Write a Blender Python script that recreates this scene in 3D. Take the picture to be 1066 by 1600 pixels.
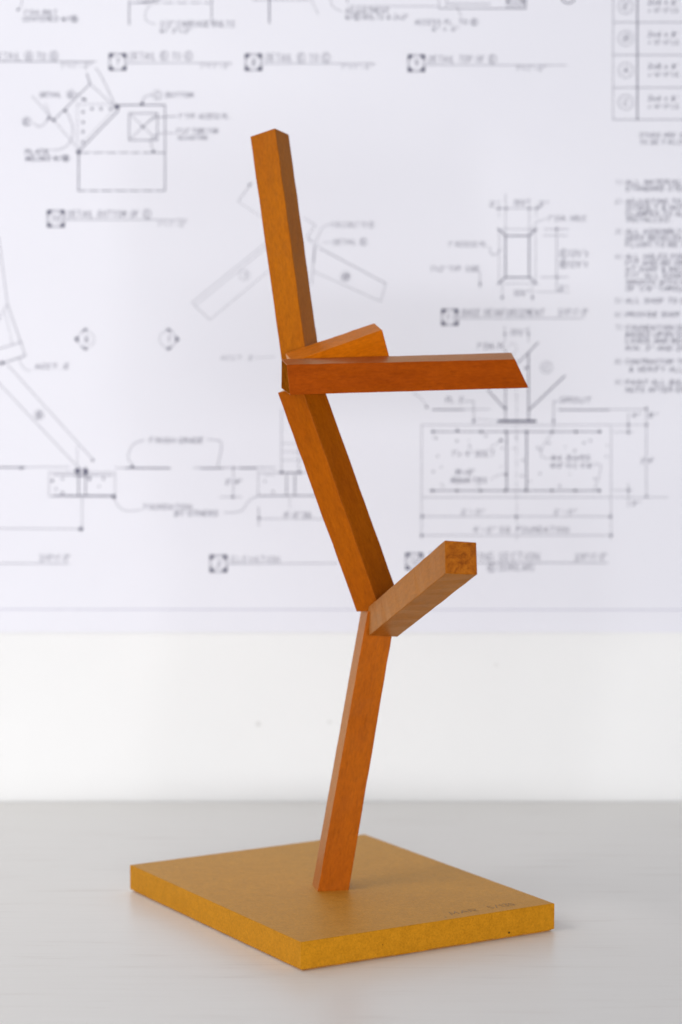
import bpy, bmesh, math, random
from mathutils import Vector, Matrix

# ------------------------------------------------------------------ camera, world, lights, exposure
scene = bpy.context.scene
for o in list(bpy.data.objects):
    bpy.data.objects.remove(o)
COL = scene.collection
CAM_H, CAM_PITCH, CAM_LENS = 0.44403, 0.095142, 89.972
cam_data = bpy.data.cameras.new('camera')
cam = bpy.data.objects.new('camera', cam_data)
COL.objects.link(cam)
cam.location = (0, 0, CAM_H)
cam.rotation_euler = (math.pi / 2 - CAM_PITCH, 0, 0)
cam_data.sensor_fit = 'VERTICAL'
cam_data.sensor_height = 36.0
cam_data.sensor_width = 24.0
cam_data.lens = CAM_LENS
cam_data.clip_start, cam_data.clip_end = 0.05, 50
cam_data.dof.use_dof = True
cam_data.dof.focus_distance = 1.665
cam_data.dof.aperture_fstop = 4.9
cam_data.dof.aperture_blades = 7
scene.camera = cam
scene.render.resolution_x, scene.render.resolution_y = 682, 1024

world = bpy.data.worlds.new('World')
scene.world = world
world.use_nodes = True
bg = world.node_tree.nodes['Background']
bg.inputs['Color'].default_value = (0.86, 0.90, 1.0, 1)
bg.inputs['Strength'].default_value = 0.12

def area(name, loc, target, sx, sy, watts, col):
    d = bpy.data.lights.new(name, 'AREA')
    d.shape, d.size, d.size_y, d.energy, d.color = 'RECTANGLE', sx, sy, watts, col
    o = bpy.data.objects.new(name, d)
    COL.objects.link(o)
    o.location = loc
    o.rotation_euler = (Vector(target) - Vector(loc)).to_track_quat('-Z', 'Y').to_euler()
    return o
area('window_light', (-1.25, 1.05, 1.30), (0.0, 1.90, 0.10), 1.0, 1.0, 13.5, (1.0, 0.985, 0.96))
area('front_window_light', (-0.12, -1.05, 0.36), (0.0, 1.95, 0.26), 2.8, 0.8, 73, (0.985, 0.985, 1.0))

vs = scene.view_settings
vs.view_transform, vs.look, vs.exposure, vs.gamma = 'Standard', 'None', 0.0, 1.0
vs.use_curve_mapping = False

# ------------------------------------------------------------------ measured data (millimetres)
WALL_Y = 2.1080
SHEET_BOTTOM = 0.1426
BARS = {
 'A': [[-46.11, 1804.17, 541.05], [-63.72, 1812.53, 535.67], [-54.45, 1830.83, 532.32], [-36.84, 1822.46, 537.7], [-21.85, 1758.4, 368.07], [-38.65, 1766.9, 363.27], [-29.12, 1785.18, 359.87], [-12.32, 1776.68, 364.67]],
 'B': [[-36.25, 1712.98, 379.45], [-40.26, 1732.99, 382.5], [-40.57, 1737.02, 362.57], [-34.15, 1717.61, 359.1], [119.26, 1755.24, 381.53], [118.07, 1776.11, 385.53], [127.91, 1782.9, 365.7], [129.1, 1762.02, 361.71]],
 'C': [[-32.88, 1737.67, 380.56], [-38.18, 1757.43, 385.66], [-32.89, 1763.14, 366.06], [-27.59, 1743.38, 360.95], [28.16, 1749.68, 401.83], [23.0, 1769.33, 406.07], [28.29, 1775.04, 386.47], [33.46, 1755.39, 382.23]],
 'D': [[-26.95, 1725.83, 364.04], [-43.08, 1739.26, 359.42], [-29.98, 1755.25, 364.82], [-13.86, 1741.82, 369.43], [26.71, 1728.77, 211.19], [10.61, 1742.05, 209.01], [23.56, 1757.87, 216.8], [39.65, 1744.59, 218.98]],
 'E': [[18.28, 1730.31, 210.98], [13.64, 1750.59, 208.25], [32.97, 1754.74, 207.69], [37.61, 1734.46, 210.42], [-16.03, 1718.91, 19.08], [-20.25, 1739.22, 16.99], [1.14, 1743.37, 16.59], [5.36, 1723.05, 18.68]],
 'F': [[64.71, 1572.84, 255.75], [64.47, 1579.55, 275.62], [84.3, 1585.59, 273.69], [84.63, 1577.94, 254.46], [19.17, 1726.21, 194.84], [17.75, 1738.53, 211.86], [37.12, 1745.41, 209.9], [38.54, 1733.08, 192.88]],
}
PLATE = [[-25.36, 1586.45], [143.4, 1686.63], [17.86, 1898.09], [-150.89, 1797.91]]   # front, right, back, left corner (mm)
INSCRIPTION = [[73.47, 1655.5], [91.32, 1665.63], [100.16, 1671.59], [117.04, 1681.56]]
PRINT = {
 "printed_title#1": [
  ["T",0.6,[-282.6,612.1,6.76,52.0],"DETAIL (A) TO (G)"],
  ["L",0.78,[-308.6,611.1,-199.3,610.8]],
  ["T",0.52,[-228.0,604.9,5.72,24.4],"1\"=1'-0\""],
 ],
 "printed_title#2": [
  ["L",0.47,[-188.6,617.5,-174.5,617.5,-174.7,603.9,-188.7,603.9,-188.6,617.5]],
  ["C",0.47,[-181.6,610.7,6.04]],
  ["P",0,[-188.6,617.6,-184.0,617.6,-185.8,615.7,-186.7,614.8,-188.6,613.0]],
  ["P",0,[-188.7,603.7,-184.1,603.7,-185.9,605.7,-186.7,606.5,-188.7,608.3]],
  ["P",0,[-174.5,617.6,-179.2,617.6,-177.4,615.7,-176.5,614.8,-174.6,613.0]],
  ["P",0,[-174.7,603.7,-179.3,603.7,-177.5,605.7,-176.6,606.5,-174.6,608.3]],
  ["T",0.73,[-183.2,607.6,6.24,3.1],"7"],
  ["T",0.57,[-171.7,612.1,6.76,50.4],"DETAIL (E) TO (C)"],
  ["L",0.57,[-173.8,609.8,-89.0,609.8]],
  ["T",0.47,[-115.0,604.9,4.68,25.0],"1\"=1'-0\""],
 ],
 "printed_title#3": [
  ["L",0.47,[-78.0,617.2,-64.3,617.2,-64.3,603.6,-78.1,603.6,-78.0,617.2]],
  ["C",0.47,[-71.2,610.4,5.93]],
  ["P",0,[-78.0,617.2,-73.5,617.2,-75.3,615.3,-76.1,614.5,-78.1,612.7]],
  ["P",0,[-78.1,603.6,-73.5,603.6,-75.3,605.5,-76.1,606.3,-78.1,608.1]],
  ["P",0,[-64.3,617.2,-68.8,617.2,-67.0,615.3,-66.2,614.5,-64.3,612.7]],
  ["P",0,[-64.3,603.6,-68.8,603.6,-67.0,605.5,-66.2,606.3,-64.3,608.1]],
  ["T",0.73,[-72.7,607.3,6.24,3.1],"8"],
  ["T",0.57,[-60.9,610.5,7.28,51.5],"DETAIL (E) TO (C)"],
  ["L",0.52,[-64.0,609.3,27.6,609.3]],
  ["T",0.47,[0.0,604.4,4.68,25.5],"1\"=1'-0\""],
 ],
 "printed_title#4": [
  ["L",0.47,[54.4,616.5,68.2,616.5,68.2,602.8,54.4,602.8,54.4,616.5]],
  ["C",0.47,[61.3,609.6,5.93]],
  ["P",0,[54.4,616.5,58.9,616.5,57.1,614.5,56.3,613.7,54.4,612.0]],
  ["P",0,[54.4,602.8,59.0,602.8,57.2,604.7,56.3,605.6,54.4,607.3]],
  ["P",0,[68.2,616.5,63.6,616.5,65.4,614.5,66.2,613.7,68.2,612.0]],
  ["P",0,[68.2,602.8,63.6,602.8,65.4,604.7,66.3,605.6,68.2,607.3]],
  ["T",0.73,[59.7,606.6,6.24,3.1],"9"],
  ["T",0.57,[71.3,609.5,6.76,54.6],"DETAIL TOP OF (E)"],
  ["L",0.52,[68.2,608.2,183.7,608.0]],
  ["T",0.52,[141.6,602.8,5.2,24.4],"1\"=1'-0\""],
 ],
 "printed_title#5": [
  ["L",0.48,[-240.2,490.9,-226.1,490.9,-226.2,477.1,-240.3,477.1,-240.2,490.9]],
  ["C",0.47,[-233.2,484.0,6.04]],
  ["P",0,[-240.2,491.0,-235.5,491.0,-237.4,489.0,-238.2,488.2,-240.2,486.4]],
  ["P",0,[-240.3,477.0,-235.7,477.0,-237.5,478.9,-238.3,479.8,-240.3,481.6]],
  ["P",0,[-226.1,491.0,-230.7,491.0,-228.9,489.0,-228.1,488.2,-226.1,486.4]],
  ["P",0,[-226.2,477.0,-230.9,477.0,-229.0,478.9,-228.1,479.8,-226.1,481.6]],
  ["T",0.73,[-236.9,480.9,6.24,7.3],"10"],
  ["T",0.6,[-223.5,484.4,6.76,67.6],"DETAIL BOTTOM OF (C)"],
  ["L",0.57,[-226.1,483.1,-126.2,483.1]],
  ["T",0.48,[-150.3,476.6,5.83,23.3],"1\"=1'-0\""],
 ],
 "printed_title#6": [
  ["L",0.47,[82.5,410.3,96.1,410.3,96.2,396.9,82.5,396.9,82.5,410.3]],
  ["C",0.48,[89.3,403.6,5.93]],
  ["P",0,[82.5,410.4,87.0,410.4,85.2,408.5,84.4,407.7,82.5,405.9]],
  ["P",0,[82.5,396.8,87.0,396.8,85.2,398.7,84.4,399.5,82.5,401.3]],
  ["P",0,[96.1,410.4,91.6,410.4,93.4,408.5,94.2,407.7,96.1,405.9]],
  ["P",0,[96.2,396.8,91.7,396.8,93.4,398.7,94.2,399.5,96.1,401.3]],
  ["T",0.74,[85.6,400.4,6.36,7.4],"11"],
  ["T",0.6,[99.3,404.0,6.76,67.1],"BASE REINFORCEMENT"],
  ["L",0.53,[96.1,402.7,199.1,402.7]],
  ["T",0.57,[178.1,404.0,7.28,23.9],"3/4\"=1'-0\""],
 ],
 "printed_title#7": [
  ["L",0.48,[-108.7,207.3,-94.3,207.3,-94.4,192.9,-108.7,192.9,-108.7,207.3]],
  ["C",0.48,[-101.5,200.1,6.15]],
  ["P",0,[-108.7,207.3,-103.9,207.3,-105.8,205.3,-106.7,204.5,-108.7,202.6]],
  ["P",0,[-108.7,192.9,-104.0,192.9,-105.8,195.0,-106.7,195.8,-108.7,197.7]],
  ["P",0,[-94.3,207.3,-99.1,207.3,-97.2,205.3,-96.4,204.5,-94.4,202.6]],
  ["P",0,[-94.4,192.9,-99.1,192.9,-97.3,195.0,-96.4,195.8,-94.4,197.7]],
  ["T",0.74,[-103.1,196.9,6.36,3.2],"2"],
  ["T",0.53,[-90.7,200.4,6.36,39.7],"ELEVATION"],
  ["L",0.58,[-94.4,199.9,-2.7,200.4]],
 ],
 "printed_title#8": [
  ["L",0.48,[53.5,208.9,67.8,208.9,67.9,195.1,53.6,195.1,53.5,208.9]],
  ["C",0.48,[60.7,202.0,6.15]],
  ["P",0,[53.5,209.2,58.2,209.2,56.4,207.2,55.5,206.3,53.5,204.5]],
  ["P",0,[53.6,194.8,58.3,194.8,56.4,196.8,55.6,197.7,53.5,199.6]],
  ["P",0,[67.8,209.2,63.1,209.2,65.0,207.2,65.8,206.3,67.8,204.5]],
  ["P",0,[67.9,194.8,63.2,194.8,65.0,196.8,65.9,197.7,67.9,199.6]],
  ["T",0.74,[57.0,198.8,6.36,7.4],"12"],
  ["T",0.61,[71.6,202.0,7.95,92.2],"TYP. FOOTING SECTION"],
  ["L",0.64,[67.9,200.7,221.1,200.7]],
  ["T",0.61,[193.5,202.0,7.42,25.4],"3/4\"=1'-0\""],
  ["T",0.62,[121.4,193.5,6.48,37.8],"(E) (SIMILAR)"],
 ],
 "printed_title#9": [
  ["L",0.64,[-314.4,200.4,-225.3,200.1]],
  ["T",0.64,[-249.7,201.5,6.89,24.4],"3/4\"=1'-0\""],
 ],
 "printed_detail#1": [
  ["S",0.47,[-259.1,664.4,-259.1,657.7,-260.7,653.1]],
  ["O",0,[-262.1,652.6,1.04]],
  ["T",0.62,[-257.7,648.5,4.16,26.5],"1\" DIA. BOLT"],
  ["T",0.68,[-258.3,642.9,4.68,44.2],"CENTERED W/(B)"],
 ],
 "printed_detail#2": [
  ["L",1.04,[-171.9,659.3,-172.0,640.3]],
  ["D",0.73,[-171.9,658.0,-104.4,658.0,7.3,2.6]],
  ["L",0.83,[-104.9,662.4,-105.0,640.8]],
  ["L",1.14,[-165.1,658.3,-156.3,659.0,-145.9,661.3]],
  ["S",0.47,[-153.2,658.3,-158.4,651.1,-158.0,643.9,-150.7,640.8]],
  ["T",0.62,[-147.1,638.3,5.72,60.3],"1/2\" CARRIAGE BOLTS"],
  ["T",0.6,[-147.1,633.7,4.16,25.0],"W/ 2\"x2\""],
 ],
 "printed_detail#3": [
  ["L",1.33,[-58.1,662.9,-58.2,641.9]],
  ["L",0.62,[-71.7,660.3,-26.5,660.3]],
  ["S",0.42,[-25.4,662.4,-21.8,655.7,-18.2,648.5]],
  ["S",0.47,[-8.8,662.4,-6.8,655.2,0.5,651.1]],
  ["L",0.73,[5.2,662.4,5.2,658.3]],
  ["T",0.62,[3.6,649.6,4.68,35.4],"ADJUSTMENT"],
  ["T",0.62,[3.6,644.4,4.68,50.4],"W/(E) BOLTS & 2x2\""],
 ],
 "printed_detail#4": [
  ["L",0.52,[6.2,655.4,79.5,655.2]],
  ["L",0.52,[79.4,662.4,79.5,653.6]],
  ["L",0.83,[79.5,653.6,150.1,653.4]],
  ["L",0.68,[85.7,657.2,121.0,657.0]],
  ["L",0.52,[85.7,662.4,85.7,655.7]],
  ["L",0.83,[150.0,662.4,150.1,653.4]],
  ["L",0.39,[133.4,662.9,150.0,662.9]],
  ["L",0.39,[133.4,661.4,150.1,661.4]],
  ["L",0.39,[133.4,660.0,150.1,660.0]],
  ["L",0.38,[133.5,658.6,150.1,658.6]],
  ["L",0.39,[133.5,657.1,150.1,657.1]],
  ["L",0.39,[133.5,655.7,150.1,655.7]],
  ["L",0.39,[133.5,654.3,150.1,654.3]],
  ["O",0,[135.5,659.3,1.25]],
  ["O",0,[147.5,659.3,1.25]],
  ["S",0.47,[93.0,656.2,96.1,650.6,97.7,646.0]],
  ["T",0.6,[59.8,640.3,4.68,51.0],"ACCESS PL. TO (E)"],
  ["T",0.6,[73.8,635.2,4.16,21.3],"6\" x 6\""],
 ],
 "printed_ring": [
  ["C",1.3,[184.3,663.4,5.72]],
 ],
 "printed_schedule": [
  ["L",0.57,[220.5,680.8,221.7,563.9]],
  ["L",1.35,[240.2,680.8,241.5,563.9]],
  ["L",0.65,[220.6,667.5,341.0,667.5]],
  ["L",0.65,[220.9,642.4,341.4,642.4]],
  ["L",0.65,[221.1,616.2,341.8,616.2]],
  ["L",0.65,[221.4,590.0,342.2,590.0]],
  ["L",0.66,[221.6,564.2,342.6,564.2]],
  ["C",0.52,[231.1,655.2,5.98]],
  ["T",0.73,[229.1,652.6,5.72,4.2],"E"],
  ["T",0.78,[249.3,656.2,4.68,23.4],"2x6 x 6'"],
  ["T",0.56,[249.4,650.1,4.08,25.0],"x 10'-0\" LG."],
  ["C",0.52,[231.4,629.6,5.98]],
  ["T",0.73,[229.3,627.0,5.72,4.2],"B"],
  ["T",0.78,[249.6,630.6,4.68,23.4],"2x6 x 8'"],
  ["T",0.57,[249.6,624.4,4.16,25.5],"x 12'-0\" LG."],
  ["C",0.52,[231.7,603.9,5.98]],
  ["T",0.73,[229.6,601.3,5.72,4.2],"A"],
  ["T",0.78,[249.9,604.9,4.68,23.4],"2x8 x 8'"],
  ["T",0.57,[249.9,598.7,4.16,25.5],"x 16'-0\" LG."],
  ["C",0.52,[231.9,578.1,5.98]],
  ["T",0.73,[229.9,575.5,5.72,4.2],"C"],
  ["T",0.78,[250.2,579.1,4.68,23.4],"2x6 x 8'"],
  ["T",0.57,[250.2,572.9,4.16,25.5],"x 14'-0\" LG."],
  ["T",0.6,[243.2,549.7,4.16,58.8],"STUDS ARE SHOP CUT"],
  ["T",0.6,[243.3,544.0,4.16,58.8],"TO BE FIELD BOLTED"],
 ],
 "printed_note#1": [
  ["T",0.49,[223.8,511.4,4.42,5.2],"1)"],
  ["T",0.77,[232.6,511.3,4.66,82.8],"ALL MATERIAL TO BE A36"],
  ["T",0.75,[232.7,506.3,4.58,55.4],"STANDARD STEEL,"],
 ],
 "printed_note#2": [
  ["T",0.49,[223.9,495.8,4.42,5.2],"2)"],
  ["T",0.75,[232.8,495.7,4.58,84.9],"ADJUSTING TO BE DONE AT"],
  ["T",0.75,[232.9,490.8,4.58,84.9],"SITBOLT & NUT BY OTHERS"],
  ["T",0.75,[232.9,485.8,4.58,88.6],"CLAMPED TO ALL BEAMS AND"],
  ["T",0.75,[233.0,481.1,4.58,36.9],"INSTALLED."],
 ],
 "printed_note#3": [
  ["T",0.49,[224.2,471.4,4.42,5.2],"3)"],
  ["T",0.75,[233.1,471.3,4.58,88.6],"ALL ASSEMBLY WELDS TO BE"],
  ["T",0.77,[233.1,466.0,4.66,86.5],"DEEP BEVELED AND GROUND"],
  ["T",0.75,[233.2,460.8,4.58,77.5],"FLUSH TO BE FINISHED."],
 ],
 "printed_note#4": [
  ["T",0.49,[224.4,451.0,4.42,5.2],"4)"],
  ["T",0.75,[233.3,450.9,4.58,81.2],"ALL HOLES FOR BOLTS TO"],
  ["T",0.77,[233.3,445.7,4.66,82.8],"FIT AND BE DRILLED ALL"],
  ["T",0.75,[233.4,440.5,4.58,73.8],"AT SHOP & MATCHED TO"],
  ["T",0.77,[233.4,435.3,4.66,79.0],"FIT. ALL EDGES GROUND"],
  ["T",0.75,[233.5,430.0,4.58,73.8],"SMOOTH WITH A RADIUS"],
  ["T",0.75,[233.6,424.8,4.58,81.2],"OF 1/8\" THROUGHOUT ALL"],
 ],
 "printed_note#5": [
  ["T",0.5,[224.7,415.0,4.51,5.3],"5)"],
  ["T",0.75,[233.7,414.9,4.58,84.9],"ALL SHOP TO BE VERIFIED"],
 ],
 "printed_note#6": [
  ["T",0.5,[224.8,403.7,4.5,5.3],"6)"],
  ["T",0.75,[233.8,403.6,4.58,77.5],"PROVIDE SHOP DRAWINGS"],
 ],
 "printed_note#7": [
  ["T",0.49,[225.0,393.0,4.42,5.2],"7)"],
  ["T",0.75,[233.9,392.9,4.58,73.8],"FOUNDATION DESIGN IS"],
  ["T",0.77,[233.9,387.4,4.66,82.8],"BASED UPON SOIL REPORT"],
  ["T",0.77,[234.0,382.1,4.66,82.8],"LOADS AND BEARING TEST"],
  ["T",0.75,[234.1,376.1,4.58,73.8],"MIN. 3\" AND 2500 PSF"],
 ],
 "printed_note#8": [
  ["T",0.5,[225.2,365.1,4.51,5.3],"8)"],
  ["T",0.75,[234.2,365.0,4.58,77.5],"CONTRACTOR TO LAY OUT"],
  ["T",0.75,[234.3,358.7,4.58,73.8]," & VERIFY ALL POINTS"],
 ],
 "printed_note#9": [
  ["T",0.5,[225.4,348.0,4.5,5.3],"9)"],
  ["T",0.75,[234.4,347.9,4.58,70.1],"PAINT ALL BOLTS AND"],
  ["T",0.77,[234.4,341.9,4.66,71.5],"NUTS AFTER ERECTION"],
 ],
 "printed_joint_detail": [
  ["D",0.88,[-214.6,537.5,-143.6,537.5,8.3,2.6]],
  ["D",0.99,[-214.9,506.7,-143.8,506.7,8.8,2.1]],
  ["L",0.94,[-143.3,576.0,-143.8,506.7]],
  ["L",1.14,[-182.4,576.0,-143.3,576.0]],
  ["L",1.14,[-214.1,538.8,-214.4,506.7]],
  ["L",0.99,[-214.6,537.8,-180.9,571.9]],
  ["L",0.31,[-216.7,538.8,-184.0,572.9]],
  ["L",0.88,[-234.2,563.7,-204.2,593.0]],
  ["L",0.57,[-204.2,593.0,-182.5,572.9]],
  ["L",0.47,[-234.2,563.7,-213.5,539.9]],
  ["L",1.04,[-204.2,593.0,-206.7,601.3]],
  ["S",0.62,[-199.9,605.9,-195.3,599.7,-184.0,576.0]],
  ["L",0.47,[-234.2,563.7,-251.7,583.3]],
  ["L",0.47,[-240.8,577.1,-236.2,564.7]],
  ["O",0,[-234.2,563.7,1.35]],
  ["O",0,[-238.3,565.2,1.25]],
  ["O",0,[-182.4,574.5,2.08]],
  ["O",0,[-224.7,571.4,1.25]],
  ["O",0,[-210.0,580.7,1.09]],
  ["O",0,[-210.1,570.4,1.09]],
  ["O",0,[-210.2,562.1,1.09]],
  ["O",0,[-210.3,554.4,1.09]],
  ["O",0,[-210.3,546.1,1.09]],
  ["O",0,[-208.5,580.2,1.11]],
  ["O",0,[-202.8,572.9,1.09]],
  ["O",0,[-195.5,572.9,1.09]],
  ["O",0,[-187.7,572.9,1.09]],
  ["L",0.36,[-214.7,576.6,-184.0,576.6]],
  ["L",0.31,[-214.7,578.1,-215.1,544.5]],
  ["O",0,[-214.1,537.8,1.77]],
  ["L",0.78,[-172.6,569.3,-149.6,569.3,-149.8,547.6,-172.8,547.6,-172.6,569.3]],
  ["L",0.52,[-172.6,569.3,-149.8,547.6]],
  ["L",0.53,[-172.8,547.6,-149.6,569.3]],
  ["L",0.78,[-162.2,558.0,-152.8,565.7,-134.0,567.0]],
  ["S",0.52,[-155.5,547.6,-150.8,551.8,-144.5,553.3,-136.2,553.3]],
  ["S",0.57,[-155.0,547.6,-154.5,543.0,-152.5,538.3]],
  ["O",0,[-153.0,538.3,1.3]],
  ["O",0,[-161.7,558.5,1.14]],
  ["C",0.52,[-149.5,584.0,3.64]],
  ["T",0.52,[-151.1,581.7,4.16,3.1],"C"],
  ["T",0.68,[-142.3,581.7,4.68,21.8],"BOTTOM"],
  ["S",0.57,[-162.1,576.6,-160.0,582.2,-153.7,584.3]],
  ["O",0,[-162.1,576.8,1.56]],
  ["T",0.62,[-132.5,564.7,4.68,42.1],"1\" TYP. ACCESS PL."],
  ["T",0.57,[-134.6,552.8,4.68,34.3],"2\"x2\" TUBE FOR"],
  ["T",0.57,[-133.1,547.6,4.16,23.9],"ADJUSTING"],
  ["T",0.73,[-244.9,582.2,4.16,17.2],"DETAIL"],
  ["C",0.52,[-219.9,584.5,3.12]],
  ["T",0.73,[-221.5,582.2,4.16,3.1],"E"],
  ["L",0.47,[-216.8,583.8,-213.1,585.3]],
  ["C",0.52,[-256.1,562.6,3.38]],
  ["T",0.78,[-257.9,560.0,4.68,3.6],"E"],
  ["S",0.57,[-250.4,561.1,-245.2,558.5,-238.9,563.7]],
  ["S",0.57,[-224.2,571.9,-219.1,560.0,-219.7,548.2,-227.1,540.9,-236.5,539.4]],
  ["T",0.88,[-257.4,536.3,4.16,18.7],"PLATE"],
  ["T",0.83,[-257.5,530.8,4.42,35.4],"WELDED W/(B)"],
 ],
 "printed_section_marker#8": [
  ["C",0.42,[-209.3,385.6,6.63]],
  ["T",0.68,[-211.1,382.5,6.24,3.6],"8"],
  ["L",0.62,[-210.2,394.5,-213.4,391.4]],
  ["L",0.64,[-210.4,376.7,-213.5,379.9]],
  ["L",0.64,[-216.1,388.2,-218.7,385.6,-216.1,383.0]],
  ["P",0,[-218.7,385.6,-216.1,388.2,-216.1,383.0]],
  ["P",0,[-210.2,394.5,-207.6,394.0,-211.8,391.4]],
  ["P",0,[-210.4,376.7,-207.8,377.2,-211.9,379.9]],
 ],
 "printed_section_marker#1": [
  ["C",0.42,[-142.5,385.6,6.63]],
  ["T",0.68,[-144.3,382.5,6.24,3.6],"1"],
  ["L",0.64,[-141.4,394.5,-138.2,391.4]],
  ["L",0.64,[-141.5,376.7,-138.3,379.9]],
  ["L",0.62,[-135.6,388.2,-133.0,385.6,-135.7,383.0]],
  ["P",0,[-133.0,385.6,-135.6,388.2,-135.7,383.0]],
  ["P",0,[-141.4,394.5,-144.0,394.0,-139.8,391.4]],
  ["P",0,[-141.5,376.7,-144.1,377.2,-139.9,379.9]],
 ],
 "printed_beam_plan#1": [
  ["L",0.42,[-122.3,415.5,-53.9,470.3]],
  ["L",0.34,[-119.7,412.9,-54.0,466.1]],
  ["L",0.34,[-107.7,401.4,-54.0,445.8]],
  ["L",0.42,[-122.3,415.5,-107.7,401.4]],
  ["C",0.36,[-79.2,438.0,4.16]],
  ["T",0.64,[-80.8,435.4,5.3,3.2],"1"],
  ["L",0.52,[-84.2,497.9,-72.7,513.5]],
  ["L",0.31,[-84.2,497.9,-64.4,484.9]],
  ["O",0,[-74.8,511.4,1.06]],
 ],
 "printed_beam_plan#2": [
  ["L",0.68,[-17.3,459.9,36.7,431.2]],
  ["L",0.42,[-22.6,441.1,32.6,416.5]],
  ["L",0.42,[36.7,431.2,32.6,416.5]],
  ["C",0.36,[3.7,436.9,3.9]],
  ["T",0.94,[1.6,434.3,5.2,4.2],"B"],
  ["L",0.42,[-29.8,484.4,-20.9,478.6,-27.8,469.3,-24.6,465.1]],
  ["L",1.06,[-21.5,462.0,-22.5,448.4]],
  ["L",0.47,[-22.5,448.4,-24.1,430.1]],
  ["S",0.36,[-20.4,465.1,-15.2,476.6,-7.9,479.7]],
  ["L",0.32,[-14.7,464.6,-6.8,465.1]],
  ["L",0.36,[-26.7,468.2,-17.3,460.9]],
  ["T",0.39,[-6.8,476.6,5.2,33.3],"FIELD BOLT TO (E)"],
  ["T",0.53,[-5.8,462.5,5.3,26.5],"DETAIL (E)"],
 ],
 "printed_callout": [
  ["T",0.42,[-98.9,368.3,4.16,26.5],"ACCT. E"],
  ["L",0.32,[-70.5,370.4,-54.2,371.4]],
 ],
 "printed_elevation": [
  ["S",0.57,[-280.2,469.3,-276.4,438.0,-273.6,414.4]],
  ["L",0.64,[-273.6,414.4,-259.4,372.0]],
  ["L",0.48,[-273.6,414.4,-281.6,400.3]],
  ["L",0.95,[-259.4,372.0,-283.1,364.6]],
  ["L",0.64,[-261.9,383.5,-283.0,377.2]],
  ["L",0.31,[-275.7,408.2,-269.8,380.4]],
  ["O",0,[-278.4,366.2,1.59]],
  ["S",0.42,[-264.7,369.9,-261.1,362.0,-255.3,359.4]],
  ["T",0.79,[-251.6,360.9,4.77,27.6],"ACCT. E"],
  ["L",0.58,[-274.2,364.6,-203.9,285.5]],
  ["L",0.58,[-283.3,351.5,-218.2,281.2]],
  ["L",0.42,[-217.5,297.6,-217.6,280.2]],
  ["O",0,[-204.9,286.0,1.06]],
  ["C",0.53,[-248.6,323.5,3.71]],
  ["T",0.85,[-250.5,320.9,5.3,3.7],"B"],
  ["L",0.48,[-297.4,279.9,-223.5,280.4]],
  ["L",1.27,[-297.4,280.2,-260.4,279.9]],
  ["O",0,[-264.1,279.6,1.35]],
  ["L",0.47,[-240.9,275.9,-186.5,275.9,-186.7,255.8,-241.2,255.8,-240.9,275.9]],
  ["L",0.8,[-237.3,273.8,-188.7,273.5]],
  ["L",1.06,[-238.0,256.8,-187.7,256.6]],
  ["L",1.17,[-216.6,280.2,-216.8,256.3]],
  ["L",1.06,[-210.8,280.2,-211.0,256.3]],
  ["L",0.8,[-219.8,278.6,-209.2,278.6]],
  ["L",0.8,[-219.8,275.9,-209.2,275.9]],
  ["L",0.78,[-219.8,272.7,-209.3,272.7]],
  ["O",0,[-217.7,277.0,2.12]],
  ["O",0,[-210.8,276.5,2.12]],
  ["O",0,[-187.7,255.8,1.77]],
  ["O",0,[-238.4,269.0,1.17]],
  ["O",0,[-230.0,259.0,1.06]],
  ["O",0,[-229.9,270.6,0.85]],
  ["O",0,[-207.7,270.6,1.27]],
  ["O",0,[-196.1,270.6,0.95]],
  ["O",0,[-235.3,262.1,0.8]],
  ["O",0,[-199.8,264.3,0.69]],
  ["L",0.48,[-213.9,255.8,-214.2,229.2]],
  ["L",0.58,[-298.1,229.5,-214.4,228.9]],
  ["O",0,[-215.2,228.9,1.8]],
  ["T",0.72,[-157.8,299.8,5.3,44.0],"FINISH GRADE"],
  ["S",0.58,[-162.0,302.9,-171.5,298.7,-175.6,288.6,-171.7,280.7]],
  ["S",0.58,[-110.3,302.9,-100.3,301.9,-98.7,295.0,-102.0,280.7]],
  ["L",0.58,[-186.5,279.6,-154.8,279.6]],
  ["L",1.35,[-178.0,279.5,-141.1,279.4]],
  ["L",0.57,[-122.0,279.6,-54.4,279.9]],
  ["L",1.32,[-115.7,279.4,-97.7,279.4]],
  ["L",1.32,[-84.0,279.4,-69.7,279.4]],
  ["O",0,[-172.2,280.7,1.32]],
  ["L",0.53,[-88.8,279.6,-88.9,254.7]],
  ["L",0.48,[-100.5,255.5,-82.0,255.5]],
  ["O",0,[-88.8,279.6,0.95]],
  ["O",0,[-89.4,255.5,1.17]],
  ["T",0.79,[-95.2,265.9,4.77,12.2],"2'-4\""],
  ["S",0.52,[-187.7,255.2,-182.5,246.2,-174.1,243.8,-165.1,245.1]],
  ["T",0.64,[-163.0,244.6,5.3,39.2],"FOUNDATION"],
  ["T",0.79,[-137.6,239.3,5.3,35.5],"BY OTHERS"],
  ["S",0.53,[-96.8,242.5,-83.1,243.6,-75.6,252.6,-68.7,256.3]],
  ["L",0.48,[-68.4,275.9,-1.6,275.9,-1.6,256.3,-68.5,256.3,-68.4,275.9]],
  ["L",0.88,[-68.7,256.6,-1.6,256.6]],
  ["L",0.52,[-49.0,327.7,-49.1,275.9]],
  ["L",0.48,[-34.8,322.5,-34.9,275.9]],
  ["L",0.95,[-44.9,273.8,-45.0,256.8]],
  ["L",1.04,[-38.0,273.8,-38.1,256.8]],
  ["L",0.37,[-49.1,299.8,-32.2,299.8]],
  ["L",0.37,[-49.1,292.9,-32.2,292.9]],
  ["L",0.37,[-49.1,286.0,-32.2,286.0]],
  ["L",0.85,[-51.3,275.4,-32.2,275.4]],
  ["O",0,[-49.1,275.9,1.35]],
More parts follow.
